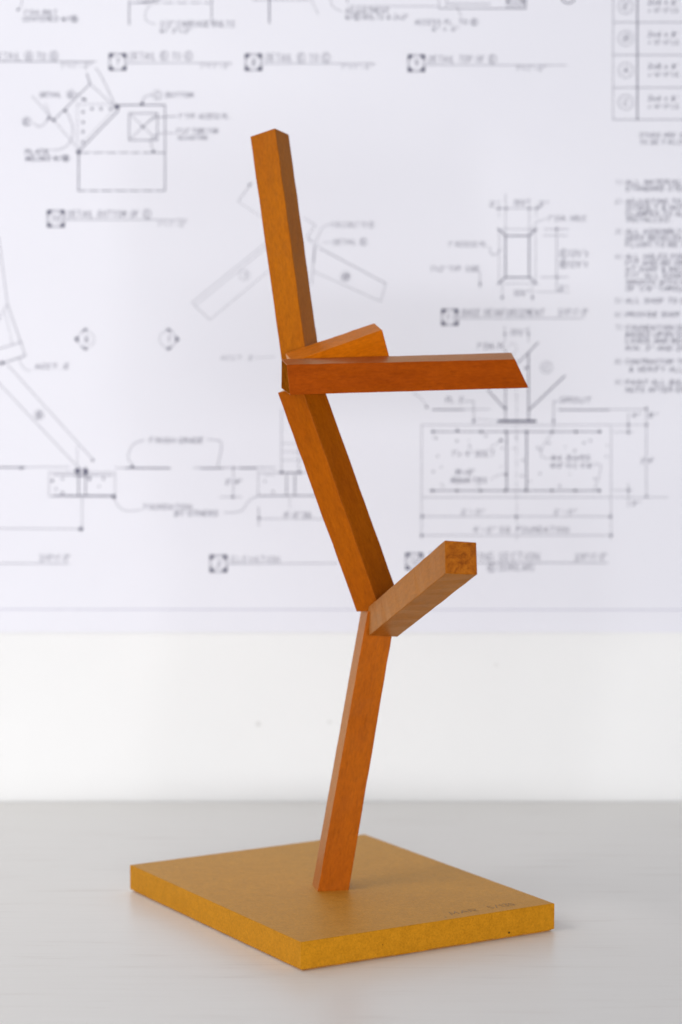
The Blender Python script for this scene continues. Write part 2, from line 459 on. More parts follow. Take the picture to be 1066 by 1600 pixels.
  ["O",0,[-34.3,275.9,1.35]],
  ["L",0.32,[-42.3,256.3,-42.3,245.7]],
  ["L",0.64,[-68.0,247.3,-68.0,231.3]],
  ["L",0.48,[-68.3,237.4,-6.9,237.4]],
  ["O",0,[-68.0,238.0,1.17]],
  ["T",0.74,[-47.1,238.2,5.3,23.3],"4'-0\" SQ."],
  ["L",0.47,[-63.9,273.8,-54.4,273.8]],
  ["O",0,[-56.0,260.0,0.83]],
  ["O",0,[-62.9,268.5,0.74]],
 ],
 "printed_base_plan": [
  ["L",0.42,[129.3,475.5,159.2,475.5,159.5,431.2,129.6,431.2,129.3,475.5]],
  ["L",1.3,[134.6,470.1,154.0,470.1,154.2,436.2,134.8,436.2,134.6,470.1]],
  ["L",1.35,[128.3,476.0,134.6,470.3]],
  ["L",1.38,[160.2,476.0,154.0,470.3]],
  ["L",1.35,[128.6,430.7,134.8,436.4]],
  ["L",1.35,[160.6,430.7,154.2,436.4]],
  ["L",0.47,[125.6,492.4,162.7,492.4]],
  ["O",0,[129.2,492.4,1.01]],
  ["O",0,[135.0,492.4,0.99]],
  ["O",0,[153.8,492.4,1.01]],
  ["O",0,[160.1,492.4,0.99]],
  ["L",0.42,[134.4,504.1,134.6,471.4]],
  ["L",0.42,[153.8,500.5,154.0,471.4]],
  ["L",0.31,[129.0,495.3,129.0,484.9]],
  ["L",0.31,[159.6,495.3,159.6,484.9]],
  ["T",0.62,[121.4,493.7,4.68,7.3],"2\""],
  ["T",0.69,[140.7,494.2,5.83,12.2],"10½\""],
  ["T",0.64,[161.1,493.7,4.77,8.0],"2\""],
  ["S",0.42,[156.6,473.4,159.7,480.7,165.9,483.3,167.5,483.8]],
  ["T",0.6,[168.6,481.8,5.2,31.7],"1\" DIA. HOLE"],
  ["T",0.57,[87.5,460.9,4.68,33.3],"1\" ACCESS PL."],
  ["S",0.52,[122.1,460.9,122.6,455.7,126.3,454.7,131.0,459.4]],
  ["T",0.6,[72.9,440.6,5.2,40.6],"1\"x2\" TYP. SIDE"],
  ["L",0.48,[113.8,441.1,113.9,427.5]],
  ["O",0,[113.9,430.7,1.04]],
  ["L",0.53,[176.4,477.6,176.9,424.4]],
  ["L",0.47,[166.0,475.5,185.9,475.5]],
  ["L",0.47,[165.0,470.3,184.9,470.3]],
  ["L",0.47,[163.7,436.4,186.2,436.4]],
  ["L",0.36,[160.1,424.4,187.4,424.1]],
  ["O",0,[176.5,475.5,1.04]],
  ["O",0,[176.8,436.4,0.94]],
  ["T",0.62,[179.3,452.6,6.24,23.4],"(E)12½\"±"],
  ["T",0.66,[179.3,444.2,5.83,22.8],"(B)12½\"±"],
  ["T",0.69,[178.4,424.9,4.77,7.4],"2\""],
  ["L",0.42,[132.2,430.1,132.3,417.1]],
  ["L",0.42,[156.9,430.1,157.0,417.1]],
  ["O",0,[132.3,419.9,1.04]],
  ["O",0,[157.0,419.9,1.04]],
  ["T",0.69,[141.2,420.7,5.83,12.2],"10½\""],
 ],
 "printed_footing_section": [
  ["L",0.48,[134.5,396.1,134.6,383.0]],
  ["L",0.47,[154.0,396.1,154.1,383.0]],
  ["O",0,[134.6,389.8,0.94]],
  ["O",0,[154.0,389.8,0.95]],
  ["T",0.65,[138.3,388.2,6.24,13.5],"10½\""],
  ["T",0.64,[111.5,377.2,5.83,24.9],"1\" DIA. PL."],
  ["S",0.31,[137.8,379.9,141.5,382.5,144.6,377.8,140.5,372.0]],
  ["L",0.99,[135.2,376.2,135.5,318.2]],
  ["L",1.27,[154.1,374.1,154.5,318.2]],
  ["L",1.04,[145.8,366.2,162.0,383.0]],
  ["C",0.48,[168.9,362.5,4.77]],
  ["T",0.62,[166.9,359.9,5.2,4.2],"C"],
  ["L",1.2,[154.5,327.2,184.3,355.7]],
  ["L",1.17,[120.6,344.1,135.5,327.7]],
  ["O",0,[152.1,362.0,1.06]],
  ["O",0,[135.5,328.8,1.14]],
  ["L",2.86,[129.7,318.2,160.3,318.2]],
  ["D",0.37,[144.4,369.9,145.4,219.1,7.4,2.1]],
  ["L",0.48,[75.4,328.0,122.8,328.0]],
  ["L",1.17,[75.4,327.7,101.2,327.7]],
  ["L",0.48,[179.2,327.7,252.5,328.0]],
  ["L",1.17,[179.2,327.5,220.9,327.5]],
  ["T",0.64,[86.4,333.0,5.83,14.3],"PL. E"],
  ["L",0.58,[101.7,334.6,109.3,334.6,109.4,316.1]],
  ["L",0.37,[109.4,319.8,130.3,318.8]],
  ["O",0,[109.2,318.2,1.04]],
  ["T",0.69,[180.2,333.0,5.3,24.9],"GROUT"],
  ["L",0.58,[178.6,334.6,175.0,334.6,175.1,313.0]],
  ["O",0,[175.1,318.8,1.06]],
  ["S",0.42,[59.5,342.0,66.9,335.7,70.6,329.3]],
  ["O",0,[70.6,329.9,1.06]],
  ["L",0.49,[66.5,315.1,222.6,315.1,223.2,255.2,66.6,255.2,66.5,315.1]],
  ["L",0.9,[74.4,309.5,214.7,309.5]],
  ["L",1.01,[73.0,260.8,214.7,260.8]],
  ["O",0,[76.0,309.5,1.3]],
  ["O",0,[75.6,260.8,1.33]],
  ["O",0,[96.0,310.3,1.32]],
  ["O",0,[95.7,260.8,1.32]],
  ["O",0,[115.5,309.5,1.32]],
  ["O",0,[115.3,260.8,1.32]],
  ["O",0,[136.1,309.5,1.33]],
  ["O",0,[135.9,260.8,1.32]],
  ["O",0,[153.0,309.5,1.33]],
  ["O",0,[152.8,260.8,1.32]],
  ["O",0,[174.1,309.5,1.33]],
  ["O",0,[174.0,260.8,1.3]],
  ["O",0,[193.6,309.5,1.33]],
  ["O",0,[193.5,260.8,1.33]],
  ["O",0,[213.1,309.5,1.33]],
  ["O",0,[213.1,260.8,1.33]],
  ["L",1.22,[136.6,309.8,136.9,261.1]],
  ["L",1.33,[153.0,309.8,153.3,261.1]],
  ["O",0,[105.2,302.2,0.47]],
  ["O",0,[79.7,289.2,0.72]],
  ["O",0,[184.8,297.0,0.53]],
  ["P",0,[95.6,303.1,94.6,301.2,96.7,301.3]],
  ["O",0,[209.5,270.6,0.71]],
  ["O",0,[164.2,274.9,0.75]],
  ["O",0,[82.8,280.3,0.61]],
  ["O",0,[83.2,266.0,0.63]],
  ["O",0,[156.0,268.3,0.61]],
  ["O",0,[132.1,280.6,0.47]],
  ["O",0,[76.2,304.6,0.52]],
  ["P",0,[150.2,287.2,149.1,285.3,151.2,285.4]],
  ["O",0,[219.7,298.1,0.5]],
  ["O",0,[164.9,294.6,0.7]],
  ["P",0,[205.7,303.3,204.6,301.4,206.7,301.5]],
  ["P",0,[162.3,297.4,161.2,295.5,163.3,295.6]],
  ["O",0,[76.2,276.4,0.78]],
  ["P",0,[180.5,266.0,179.4,264.1,181.6,264.2]],
  ["O",0,[113.3,264.7,0.58]],
  ["P",0,[192.8,295.0,191.7,293.1,193.8,293.2]],
  ["O",0,[136.5,300.7,0.78]],
  ["P",0,[119.5,307.3,118.4,305.4,120.5,305.5]],
  ["O",0,[84.4,264.0,0.5]],
  ["P",0,[78.6,305.3,77.5,303.4,79.6,303.5]],
  ["P",0,[171.5,301.2,170.4,299.3,172.5,299.4]],
  ["O",0,[143.5,295.8,0.47]],
  ["O",0,[149.5,273.0,0.78]],
  ["O",0,[141.6,296.1,0.43]],
  ["O",0,[133.1,295.8,0.72]],
  ["P",0,[144.6,306.3,143.6,304.4,145.7,304.5]],
  ["P",0,[106.1,298.7,105.1,296.8,107.2,296.9]],
  ["P",0,[200.5,301.5,199.4,299.6,201.6,299.7]],
  ["O",0,[218.8,289.1,0.67]],
  ["O",0,[188.9,274.3,0.45]],
  ["T",0.61,[90.8,288.6,5.83,35.5],"1\"x 4\" BOLT"],
  ["S",0.42,[120.9,292.9,125.1,297.6,131.9,302.4]],
  ["O",0,[131.9,302.4,1.27]],
  ["T",0.69,[94.6,273.8,5.3,14.8],"#4 x16\""],
  ["T",0.72,[90.9,266.9,4.77,29.1],"REBAR TIES"],
  ["S",0.42,[123.7,270.1,130.5,273.8,135.8,274.3]],
  ["O",0,[136.3,274.3,1.27]],
  ["T",0.69,[173.2,285.5,4.77,32.3],"#4 BARS"],
  ["T",0.69,[173.3,279.6,4.24,34.4],"@12\" O.C. E.W."],
  ["S",0.48,[173.6,307.7,166.3,297.1,165.3,289.7,171.1,287.1]],
  ["S",0.48,[207.6,282.3,213.9,282.3,213.5,273.8,209.4,262.1]],
  ["L",0.53,[66.7,239.3,223.3,239.3]],
  ["L",0.53,[66.7,223.6,223.5,223.6]],
  ["L",0.42,[66.6,255.2,66.7,220.7]],
  ["O",0,[66.7,223.6,1.17]],
  ["L",0.42,[223.2,255.2,223.5,220.7]],
  ["O",0,[223.5,223.6,1.17]],
  ["O",0,[67.2,239.3,1.27]],
  ["O",0,[145.0,239.3,1.27]],
  ["O",0,[222.8,239.3,1.27]],
  ["T",0.61,[99.5,240.9,4.77,18.5],"2'-0\""],
  ["T",0.61,[176.2,240.9,4.77,18.0],"2'-0\""],
  ["T",0.64,[109.6,225.5,5.83,78.4],"4'-0\" SQ. FOUNDATION"],
  ["L",0.53,[251.4,330.9,252.3,255.2]],
  ["L",0.53,[236.7,325.1,236.9,306.6]],
  ["L",0.53,[237.3,266.9,237.5,247.3]],
  ["L",0.36,[224.2,315.1,253.7,315.1]],
  ["L",0.42,[224.2,309.3,241.1,309.3]],
  ["L",0.42,[224.7,261.1,240.6,261.1]],
  ["L",0.42,[224.8,255.2,270.3,255.2]],
  ["O",0,[251.4,328.3,1.06]],
  ["O",0,[251.6,315.1,1.06]],
  ["O",0,[252.3,255.8,1.06]],
  ["O",0,[236.8,315.1,1.06]],
  ["O",0,[236.9,309.3,1.06]],
  ["O",0,[237.4,261.1,1.06]],
  ["T",0.64,[239.9,320.9,4.77,5.8],"4\""],
  ["T",0.69,[253.1,320.9,4.77,7.4],"8\""],
  ["T",0.69,[247.7,283.3,4.77,9.5],"2'-4\""],
  ["T",0.62,[239.7,248.3,4.16,7.3],"3\""],
 ],
 "printed_border": [
  ["L",0.69,[-580.5,162.2,343.6,161.4]],
 ],
}

# ------------------------------------------------------------------ materials
def new_mat(name):
    m = bpy.data.materials.new(name)
    m.use_nodes = True
    nt = m.node_tree
    return m, nt, nt.nodes['Principled BSDF']

def node(nt, kind, **kw):
    n = nt.nodes.new(kind)
    for k, v in kw.items():
        if k in n.inputs.keys():
            n.inputs[k].default_value = v
        else:
            setattr(n, k, v)
    return n

def ramp(nt, fac, stops):
    r = nt.nodes.new('ShaderNodeValToRGB')
    els = r.color_ramp.elements
    while len(els) < len(stops):
        els.new(0.5)
    for e, (p, c) in zip(els, stops):
        e.position = p
        e.color = c if len(c) == 4 else (*c, 1)
    nt.links.new(fac, r.inputs['Fac'])
    return r

def coords(nt, scale=(1, 1, 1)):
    tc = nt.nodes.new('ShaderNodeTexCoord')
    mp = nt.nodes.new('ShaderNodeMapping')
    mp.inputs['Scale'].default_value = scale
    nt.links.new(tc.outputs['Object'], mp.inputs['Vector'])
    return mp.outputs['Vector']

def mixc(nt, fac, a, b, mode='MIX'):
    m = nt.nodes.new('ShaderNodeMix')
    m.data_type, m.blend_type = 'RGBA', mode
    for sock, v in ((m.inputs[0], fac), (m.inputs[6], a), (m.inputs[7], b)):
        if isinstance(v, (int, float)):
            sock.default_value = v
        elif isinstance(v, tuple):
            sock.default_value = (*v, 1) if len(v) == 3 else v
        else:
            nt.links.new(v, sock)
    return m.outputs[2]

def bump(nt, height, strength, dist, prev=None):
    b = nt.nodes.new('ShaderNodeBump')
    b.inputs['Strength'].default_value = strength
    b.inputs['Distance'].default_value = dist
    nt.links.new(height, b.inputs['Height'])
    if prev is not None:
        nt.links.new(prev, b.inputs['Normal'])
    return b.outputs['Normal']

def stained(name, col, alt, rough=0.36, speck=0.5, ior=1.20, pits=0.0, blotch=38.0, stretch=0.32):
    """stained and waxed fibreboard: mottled colour, tiny fibres, worn sheen"""
    m, nt, p = new_mat(name)
    v = coords(nt, (1.0, 1.0, stretch))      # fibres run along the length of the bar
    n1 = node(nt, 'ShaderNodeTexNoise', Scale=blotch, Detail=5.0, Roughness=0.65)
    n2 = node(nt, 'ShaderNodeTexNoise', Scale=700.0, Detail=4.0, Roughness=0.8)
    n3 = node(nt, 'ShaderNodeTexNoise', Scale=210.0, Detail=5.0, Roughness=0.7)
    for n in (n1, n2, n3):
        nt.links.new(v, n.inputs['Vector'])
    r1 = ramp(nt, n1.outputs['Fac'], [(0.36, col), (0.66, alt)])
    r2 = ramp(nt, n2.outputs['Fac'], [(0.33, (0.62, 0.60, 0.55)), (0.52, (1, 1, 1)), (0.72, (1.30, 1.30, 1.35))])
    c = mixc(nt, speck, r1.outputs['Color'], r2.outputs['Color'], 'MULTIPLY')
    r3 = ramp(nt, n3.outputs['Fac'], [(0.38, (0.80, 0.78, 0.74)), (0.60, (1.08, 1.08, 1.08))])
    c = mixc(nt, 0.36, c, r3.outputs['Color'], 'MULTIPLY')
    if pits:
        vo = node(nt, 'ShaderNodeTexVoronoi', Scale=95.0)
        nt.links.new(v, vo.inputs['Vector'])
        rp = ramp(nt, vo.outputs['Distance'], [(0.055, (1, 1, 1)), (0.085, (0, 0, 0))])
        sepc = nt.nodes.new('ShaderNodeSeparateColor')
        nt.links.new(vo.outputs['Color'], sepc.inputs['Color'])
        rg = ramp(nt, sepc.outputs[0], [(0.86, (0, 0, 0)), (0.9, (1, 1, 1))])
        f = mixc(nt, 1.0, rp.outputs['Color'], rg.outputs['Color'], 'MULTIPLY')
        c = mixc(nt, f, c, (0.06, 0.03, 0.008))
    nt.links.new(c, p.inputs['Base Color'])
    rr = ramp(nt, n3.outputs['Fac'], [(0.3, (rough - 0.07,) * 3), (0.7, (rough + 0.10,) * 3)])
    nt.links.new(rr.outputs['Color'], p.inputs['Roughness'])
    p.inputs['Specular IOR Level'].default_value = 0.0
    # amber wax film on the stain: clear at normal view, a warm sheen at grazing angles
    fr = node(nt, 'ShaderNodeFresnel', IOR=ior)
    gl = node(nt, 'ShaderNodeBsdfGlossy', Color=(1.0, 0.84, 0.56, 1))
    mx = nt.nodes.new('ShaderNodeMixShader')
    nt.links.new(fr.outputs[0], mx.inputs[0])
    nt.links.new(p.outputs[0], mx.inputs[1])
    nt.links.new(gl.outputs[0], mx.inputs[2])
    nt.links.new(rr.outputs['Color'], gl.inputs['Roughness'])
    nt.links.new(mx.outputs[0], nt.nodes['Material Output'].inputs['Surface'])
    b = bump(nt, n2.outputs['Fac'], 0.35, 0.00025)
    b = bump(nt, n3.outputs['Fac'], 0.22, 0.0004, b)
    for sock in (p.inputs['Normal'], gl.inputs['Normal'], fr.inputs['Normal']):
        nt.links.new(b, sock)
    return m

M_BAR = {
 'A': stained('stain_amber', (0.385, 0.107, 0.001), (0.345, 0.088, 0.001)),
 'D': stained('stain_amber_deep', (0.355, 0.084, 0.001), (0.305, 0.066, 0.001)),
 'B': stained('stain_rust', (0.355, 0.062, 0.001), (0.30, 0.048, 0.001)),
 'C': stained('stain_orange_bounce_lit', (0.56, 0.140, 0.001), (0.50, 0.116, 0.001)),  # lighter base stands in for light bounced off the rust bar's top
 'E': stained('stain_copper', (0.385, 0.090, 0.001), (0.335, 0.072, 0.001)),
 'F': stained('stain_brown', (0.36, 0.108, 0.003), (0.31, 0.086, 0.002)),
}
M_PLATE = stained('stain_ochre', (0.53, 0.222, 0.010), (0.485, 0.200, 0.008), rough=0.44, speck=0.55, pits=1.0, blotch=90.0, stretch=1.0)

def end_grain(name, k):
    m, nt, p = new_mat(name)
    v = coords(nt)
    n1 = node(nt, 'ShaderNodeTexNoise', Scale=70.0, Detail=6.0, Roughness=0.7, Distortion=1.6)
    n2 = node(nt, 'ShaderNodeTexNoise', Scale=160.0, Detail=3.0, Roughness=0.6, Distortion=2.5)
    for n in (n1, n2):
        nt.links.new(v, n.inputs['Vector'])
    r1 = ramp(nt, n1.outputs['Fac'], [(0.36, (0.17,0.040,0.002)), (0.52, (0.29,0.080,0.004)), (0.68, (0.36,0.115,0.008))])
    r2 = ramp(nt, n2.outputs['Fac'], [(0.470, (1, 1, 1)), (0.497, (0.42, 0.36, 0.30)), (0.525, (1, 1, 1))])
    c = mixc(nt, 0.6, r1.outputs['Color'], r2.outputs['Color'], 'MULTIPLY')
    c = mixc(nt, 1.0, c, (k, k, k), 'MULTIPLY')
    nt.links.new(c, p.inputs['Base Color'])
    p.inputs['Roughness'].default_value = 0.75
    p.inputs['Specular IOR Level'].default_value = 0.12
    nt.links.new(bump(nt, n2.outputs['Fac'], 0.5, 0.0006), p.inputs['Normal'])
    return m
M_END = end_grain('stained_end_grain', 1.25)
M_END_DARK = end_grain('dark_end_grain', 0.85)  # darker, gloss-free end grain for the rust bar's left end
M_END_DARK.node_tree.nodes['Principled BSDF'].inputs['Specular IOR Level'].default_value = 0.0

def painted_wall():
    m, nt, p = new_mat('white_wall_paint')
    v = coords(nt)
    n1 = node(nt, 'ShaderNodeTexNoise', Scale=150.0, Detail=6.0, Roughness=0.6)
    n2 = node(nt, 'ShaderNodeTexNoise', Scale=5.0, Detail=3.0)
    vo = node(nt, 'ShaderNodeTexVoronoi', Scale=17.0)
    for n in (n1, n2, vo):
        nt.links.new(v, n.inputs['Vector'])
    r = ramp(nt, n2.outputs['Fac'], [(0.3, (0.80,0.80,0.80)), (0.7, (0.835,0.835,0.833))])
    d = ramp(nt, vo.outputs['Distance'], [(0.022, (1, 1, 1)), (0.040, (0, 0, 0))])
    sepc = nt.nodes.new('ShaderNodeSeparateColor')
    nt.links.new(vo.outputs['Color'], sepc.inputs['Color'])
    g = ramp(nt, sepc.outputs[1], [(0.80, (0, 0, 0)), (0.84, (0.4, 0.4, 0.4))])
    f = mixc(nt, 1.0, d.outputs['Color'], g.outputs['Color'], 'MULTIPLY')
    c = mixc(nt, f, r.outputs['Color'], (0.35, 0.33, 0.31))
    nt.links.new(c, p.inputs['Base Color'])
    p.inputs['Roughness'].default_value = 0.7
    nt.links.new(bump(nt, n1.outputs['Fac'], 0.25, 0.001), p.inputs['Normal'])
    return m

def painted_table():
    m, nt, p = new_mat('white_painted_wood')
    v = coords(nt, (3.0, 95.0, 1.0))
    n1 = node(nt, 'ShaderNodeTexNoise', Scale=3.2, Detail=6.0, Roughness=0.68)
    nt.links.new(v, n1.inputs['Vector'])
    v2 = coords(nt, (1.0, 9.0, 1.0))
    n2 = node(nt, 'ShaderNodeTexNoise', Scale=9.0, Detail=4.0, Roughness=0.6)
    nt.links.new(v2, n2.inputs['Vector'])
    v3 = coords(nt)
    n3 = node(nt, 'ShaderNodeTexNoise', Scale=420.0, Detail=3.0)
    nt.links.new(v3, n3.inputs['Vector'])
    r = ramp(nt, n1.outputs['Fac'], [(0.30, (0.755,0.738,0.708)), (0.45, (0.78,0.764,0.736)), (0.7, (0.795,0.780,0.753))])
    r2 = ramp(nt, n2.outputs['Fac'], [(0.27, (0.90, 0.88, 0.87)), (0.42, (1, 1, 1))])
    c = mixc(nt, 0.8, r.outputs['Color'], r2.outputs['Color'], 'MULTIPLY')
    nt.links.new(c, p.inputs['Base Color'])
    rr = ramp(nt, n2.outputs['Fac'], [(0.3, (0.36,) * 3), (0.7, (0.30,) * 3)])
    nt.links.new(rr.outputs['Color'], p.inputs['Roughness'])
    p.inputs['Specular IOR Level'].default_value = 0.6
    b = bump(nt, n1.outputs['Fac'], 0.18, 0.0006)
    b = bump(nt, n3.outputs['Fac'], 0.12, 0.0003, b)
    nt.links.new(b, p.inputs['Normal'])
    return m

def paper():
    m, nt, p = new_mat('bond_paper')
    v = coords(nt)
    n1 = node(nt, 'ShaderNodeTexNoise', Scale=6.0, Detail=4.0)
    n2 = node(nt, 'ShaderNodeTexNoise', Scale=600.0, Detail=3.0)
    for n in (n1, n2):
        nt.links.new(v, n.inputs['Vector'])
    r = ramp(nt, n1.outputs['Fac'], [(0.3, (0.775,0.772,0.836)), (0.7, (0.795,0.793,0.853))])
    nt.links.new(r.outputs['Color'], p.inputs['Base Color'])
    p.inputs['Roughness'].default_value = 0.85
    p.inputs['Specular IOR Level'].default_value = 0.2
    nt.links.new(bump(nt, n2.outputs['Fac'], 0.1, 0.0003), p.inputs['Normal'])
    return m

def flat(name, col, rough=0.8):
    m, nt, p = new_mat(name)
    v = coords(nt)
    n = node(nt, 'ShaderNodeTexNoise', Scale=300.0, Detail=3.0)
    nt.links.new(v, n.inputs['Vector'])
    r = ramp(nt, n.outputs['Fac'], [(0.3, tuple(c * 0.85 for c in col)), (0.7, tuple(c * 1.15 for c in col))])
    nt.links.new(r.outputs['Color'], p.inputs['Base Color'])
    p.inputs['Roughness'].default_value = rough
    p.inputs['Specular IOR Level'].default_value = 0.12
    return m
M_INK = flat('printing_ink', (0.05,0.048,0.105))
M_BORDER = flat('border_ink', (0.34,0.33,0.47))
M_PENCIL = flat('pencil_graphite', (0.20,0.13,0.065), 0.5)

# ------------------------------------------------------------------ object helpers
def link(name, me, mat, parent=None):
    o = bpy.data.objects.new(name, me)
    COL.objects.link(o)
    for m in (mat if isinstance(mat, (list, tuple)) else (mat,)):
        me.materials.append(m)
    if parent is not None:
        o.parent = parent
    return o

def prism_mesh(name, a, b, bevel, end_mat=False, seg=2):
    """solid between two quads a and b (corner order matching); edges eased by bevel"""
    bm = bmesh.new()
    va = [bm.verts.new(p) for p in a]
    vb = [bm.verts.new(p) for p in b]
    f0 = bm.faces.new(va)
    bm.faces.new(vb[::-1])
    for i in range(4):
        j = (i + 1) % 4
        bm.faces.new((va[i], vb[i], vb[j], va[j]))
    bmesh.ops.recalc_face_normals(bm, faces=bm.faces[:])
    if end_mat:
        f0.material_index = 1
    bmesh.ops.bevel(bm, geom=bm.edges[:], offset=bevel, segments=seg, affect='EDGES', profile=0.6, clamp_overlap=True)
    me = bpy.data.meshes.new(name)
    bm.to_mesh(me)
    bm.free()
    return me

def bar_mesh(name, a, b, bevel, end_mat, seed, cuts=16):
    """square bar between two end quads: hand-sanded, so its arrises waver by about a tenth of a millimetre"""
    rnd = random.Random(seed)
    bm = bmesh.new()
    rings = []
    for s in range(cuts + 1):
        t = s / cuts
        ring = []
        for p, q in zip(a, b):
            v = p.lerp(q, t)
            if 0 < s < cuts:
                v = v + Vector((rnd.gauss(0, 1), rnd.gauss(0, 1), 0)) * 0.00008
            ring.append(bm.verts.new(v))
        rings.append(ring)
    f0 = bm.faces.new(rings[0])
    bm.faces.new(rings[-1][::-1])
    for r0, r1 in zip(rings, rings[1:]):
        for i in range(4):
            j = (i + 1) % 4
            bm.faces.new((r0[i], r1[i], r1[j], r0[j]))
    bmesh.ops.recalc_face_normals(bm, faces=bm.faces[:])
    if end_mat:
        f0.material_index = 1
    bm.normal_update()
    sharp = [e for e in bm.edges if e.calc_face_angle(0) > 0.6]
    bmesh.ops.bevel(bm, geom=sharp, offset=bevel, segments=3, affect='EDGES', profile=0.6, clamp_overlap=True)
    me = bpy.data.meshes.new(name)
    bm.to_mesh(me)
    bm.free()
    return me

def plate_mesh(name, low, top):
    """board with a softened top arris and a chamfered, slightly uneven bottom arris"""
    rnd = random.Random(3)
    c = [sum(p[i] for p in low) / 4 for i in (0, 1)]
    rings = []
    N = 40
    def ring(z, inset, jit):
        pts = []
        for i in range(4):
            a, b = low[i], low[(i + 1) % 4]
            for s in range(N):
                t = s / N
                x, y = a[0] + (b[0] - a[0]) * t, a[1] + (b[1] - a[1]) * t
                dx, dy = c[0] - x, c[1] - y
                # inset towards the inside along both edge normals
                l1 = math.hypot(b[0] - a[0], b[1] - a[1])
                nx, ny = -(b[1] - a[1]) / l1, (b[0] - a[0]) / l1
                if nx * dx + ny * dy < 0:
                    nx, ny = -nx, -ny
                if s == 0:
                    p = low[(i - 1) % 4]
                    l0 = math.hypot(p[0] - a[0], p[1] - a[1])
                    m0 = ((p[0] - a[0]) / l0, (p[1] - a[1]) / l0)
                    m1 = ((b[0] - a[0]) / l1, (b[1] - a[1]) / l1)
                    off = (inset * (m0[0] + m1[0]), inset * (m0[1] + m1[1]))
                else:
                    g = inset * (1 + jit * rnd.uniform(-1, 1.6) ** 3)
                    off = (nx * g, ny * g)
                pts.append((x + off[0], y + off[1], z + (jit * 0.0003 * rnd.random() if jit and z > 0 else 0)))
        return pts
    H = top[0][2]
    rings = [ring(0.0, 0.0024, 0.0), ring(0.0009, 0.0011, 0.5), ring(0.0015, 0.0, 0.0), ring(H - 0.0007, 0.0, 0.0), ring(H - 0.0002, 0.00020, 0.3), ring(H, 0.0007, 0.25)]
    rings[-1] = [(p[0], p[1], H) for p in rings[-1]]
    bm = bmesh.new()
    vr = [[bm.verts.new(p) for p in r] for r in rings]
    n = len(rings[0])
    for r0, r1 in zip(vr, vr[1:]):
        for i in range(n):
            j = (i + 1) % n
            bm.faces.new((r0[i], r0[j], r1[j], r1[i]))
    bm.faces.new(vr[-1])
    bm.faces.new(vr[0][::-1])
    bmesh.ops.recalc_face_normals(bm, faces=bm.faces[:])
    me = bpy.data.meshes.new(name)
    bm.to_mesh(me)
    bm.free()
    return me

# ------------------------------------------------------------------ setting: wall and table
def box_mesh(name, x0, x1, y0, y1, z0, z1, bevel):
    return prism_mesh(name, [(x0, y0, z0), (x1, y0, z0), (x1, y1, z0), (x0, y1, z0)],
                      [(x0, y0, z1), (x1, y0, z1), (x1, y1, z1), (x0, y1, z1)], bevel)
wall = link('wall', box_mesh('wall', -2.2, 2.2, WALL_Y, WALL_Y + 0.12, -0.78, 1.9, 0.003), painted_wall())
wall['kind'] = 'structure'
table = link('table_top', box_mesh('table_top', -1.3, 1.3, 0.95, WALL_Y - 0.0025, -0.032, 0.0, 0.0022), painted_table())
table['kind'] = 'structure'

# ------------------------------------------------------------------ the sculpture
mm = lambda p: tuple(c * 0.001 for c in p)
PT = 0.01905
cx = sum(p[0] for p in PLATE) / 4000
cy = sum(p[1] for p in PLATE) / 4000
sculpture = bpy.data.objects.new('sculpture', None)
COL.objects.link(sculpture)
sculpture.location = (cx, cy, 0)
sculpture['label'] = 'orange stained sculpture of angled square bars rising from an ochre rectangular base'
sculpture['category'] = 'sculpture'
def local(p):
    return (p[0] - cx, p[1] - cy, p[2])
low = [local((x * 0.001, y * 0.001, 0.0)) for x, y in PLATE]
top = [local((x * 0.001, y * 0.001, PT)) for x, y in PLATE]
plate = link('base_plate', plate_mesh('base_plate', low, top), M_PLATE, sculpture)
LABELS = {
 'A': 'tall amber bar leaning up at the very top',
 'B': 'long rust bar reaching right with a slanted end',
 'C': 'short orange bar rising behind the long rust bar',
 'D': 'amber bar slanting down between the two joints',
 'E': 'copper bar standing on the base',
 'F': 'brown bar pointing forward with a cracked square end',
}
for k in 'EDFBCA':
    c = [Vector(local(mm(p))) for p in BARS[k]]
    p0, p1 = sum(c[:4], Vector()) / 4, sum(c[4:], Vector()) / 4
    ez = (p1 - p0).normalized()
    ex = (c[1] - c[0])
    ex = (ex - ez * ex.dot(ez)).normalized()
    fr = Matrix((ex, ez.cross(ex), ez)).transposed().to_4x4()
    fr.translation = p0
    inv = fr.inverted()
    cl = [inv @ q for q in c]
    bar = link('bar', bar_mesh('bar', cl[:4], cl[4:], 0.00042, k in 'FB', 'ABCDEF'.index(k)), [M_BAR[k], M_END if k == 'F' else M_END_DARK], sculpture)
    bar.matrix_local = fr
    bar['label'] = LABELS[k]

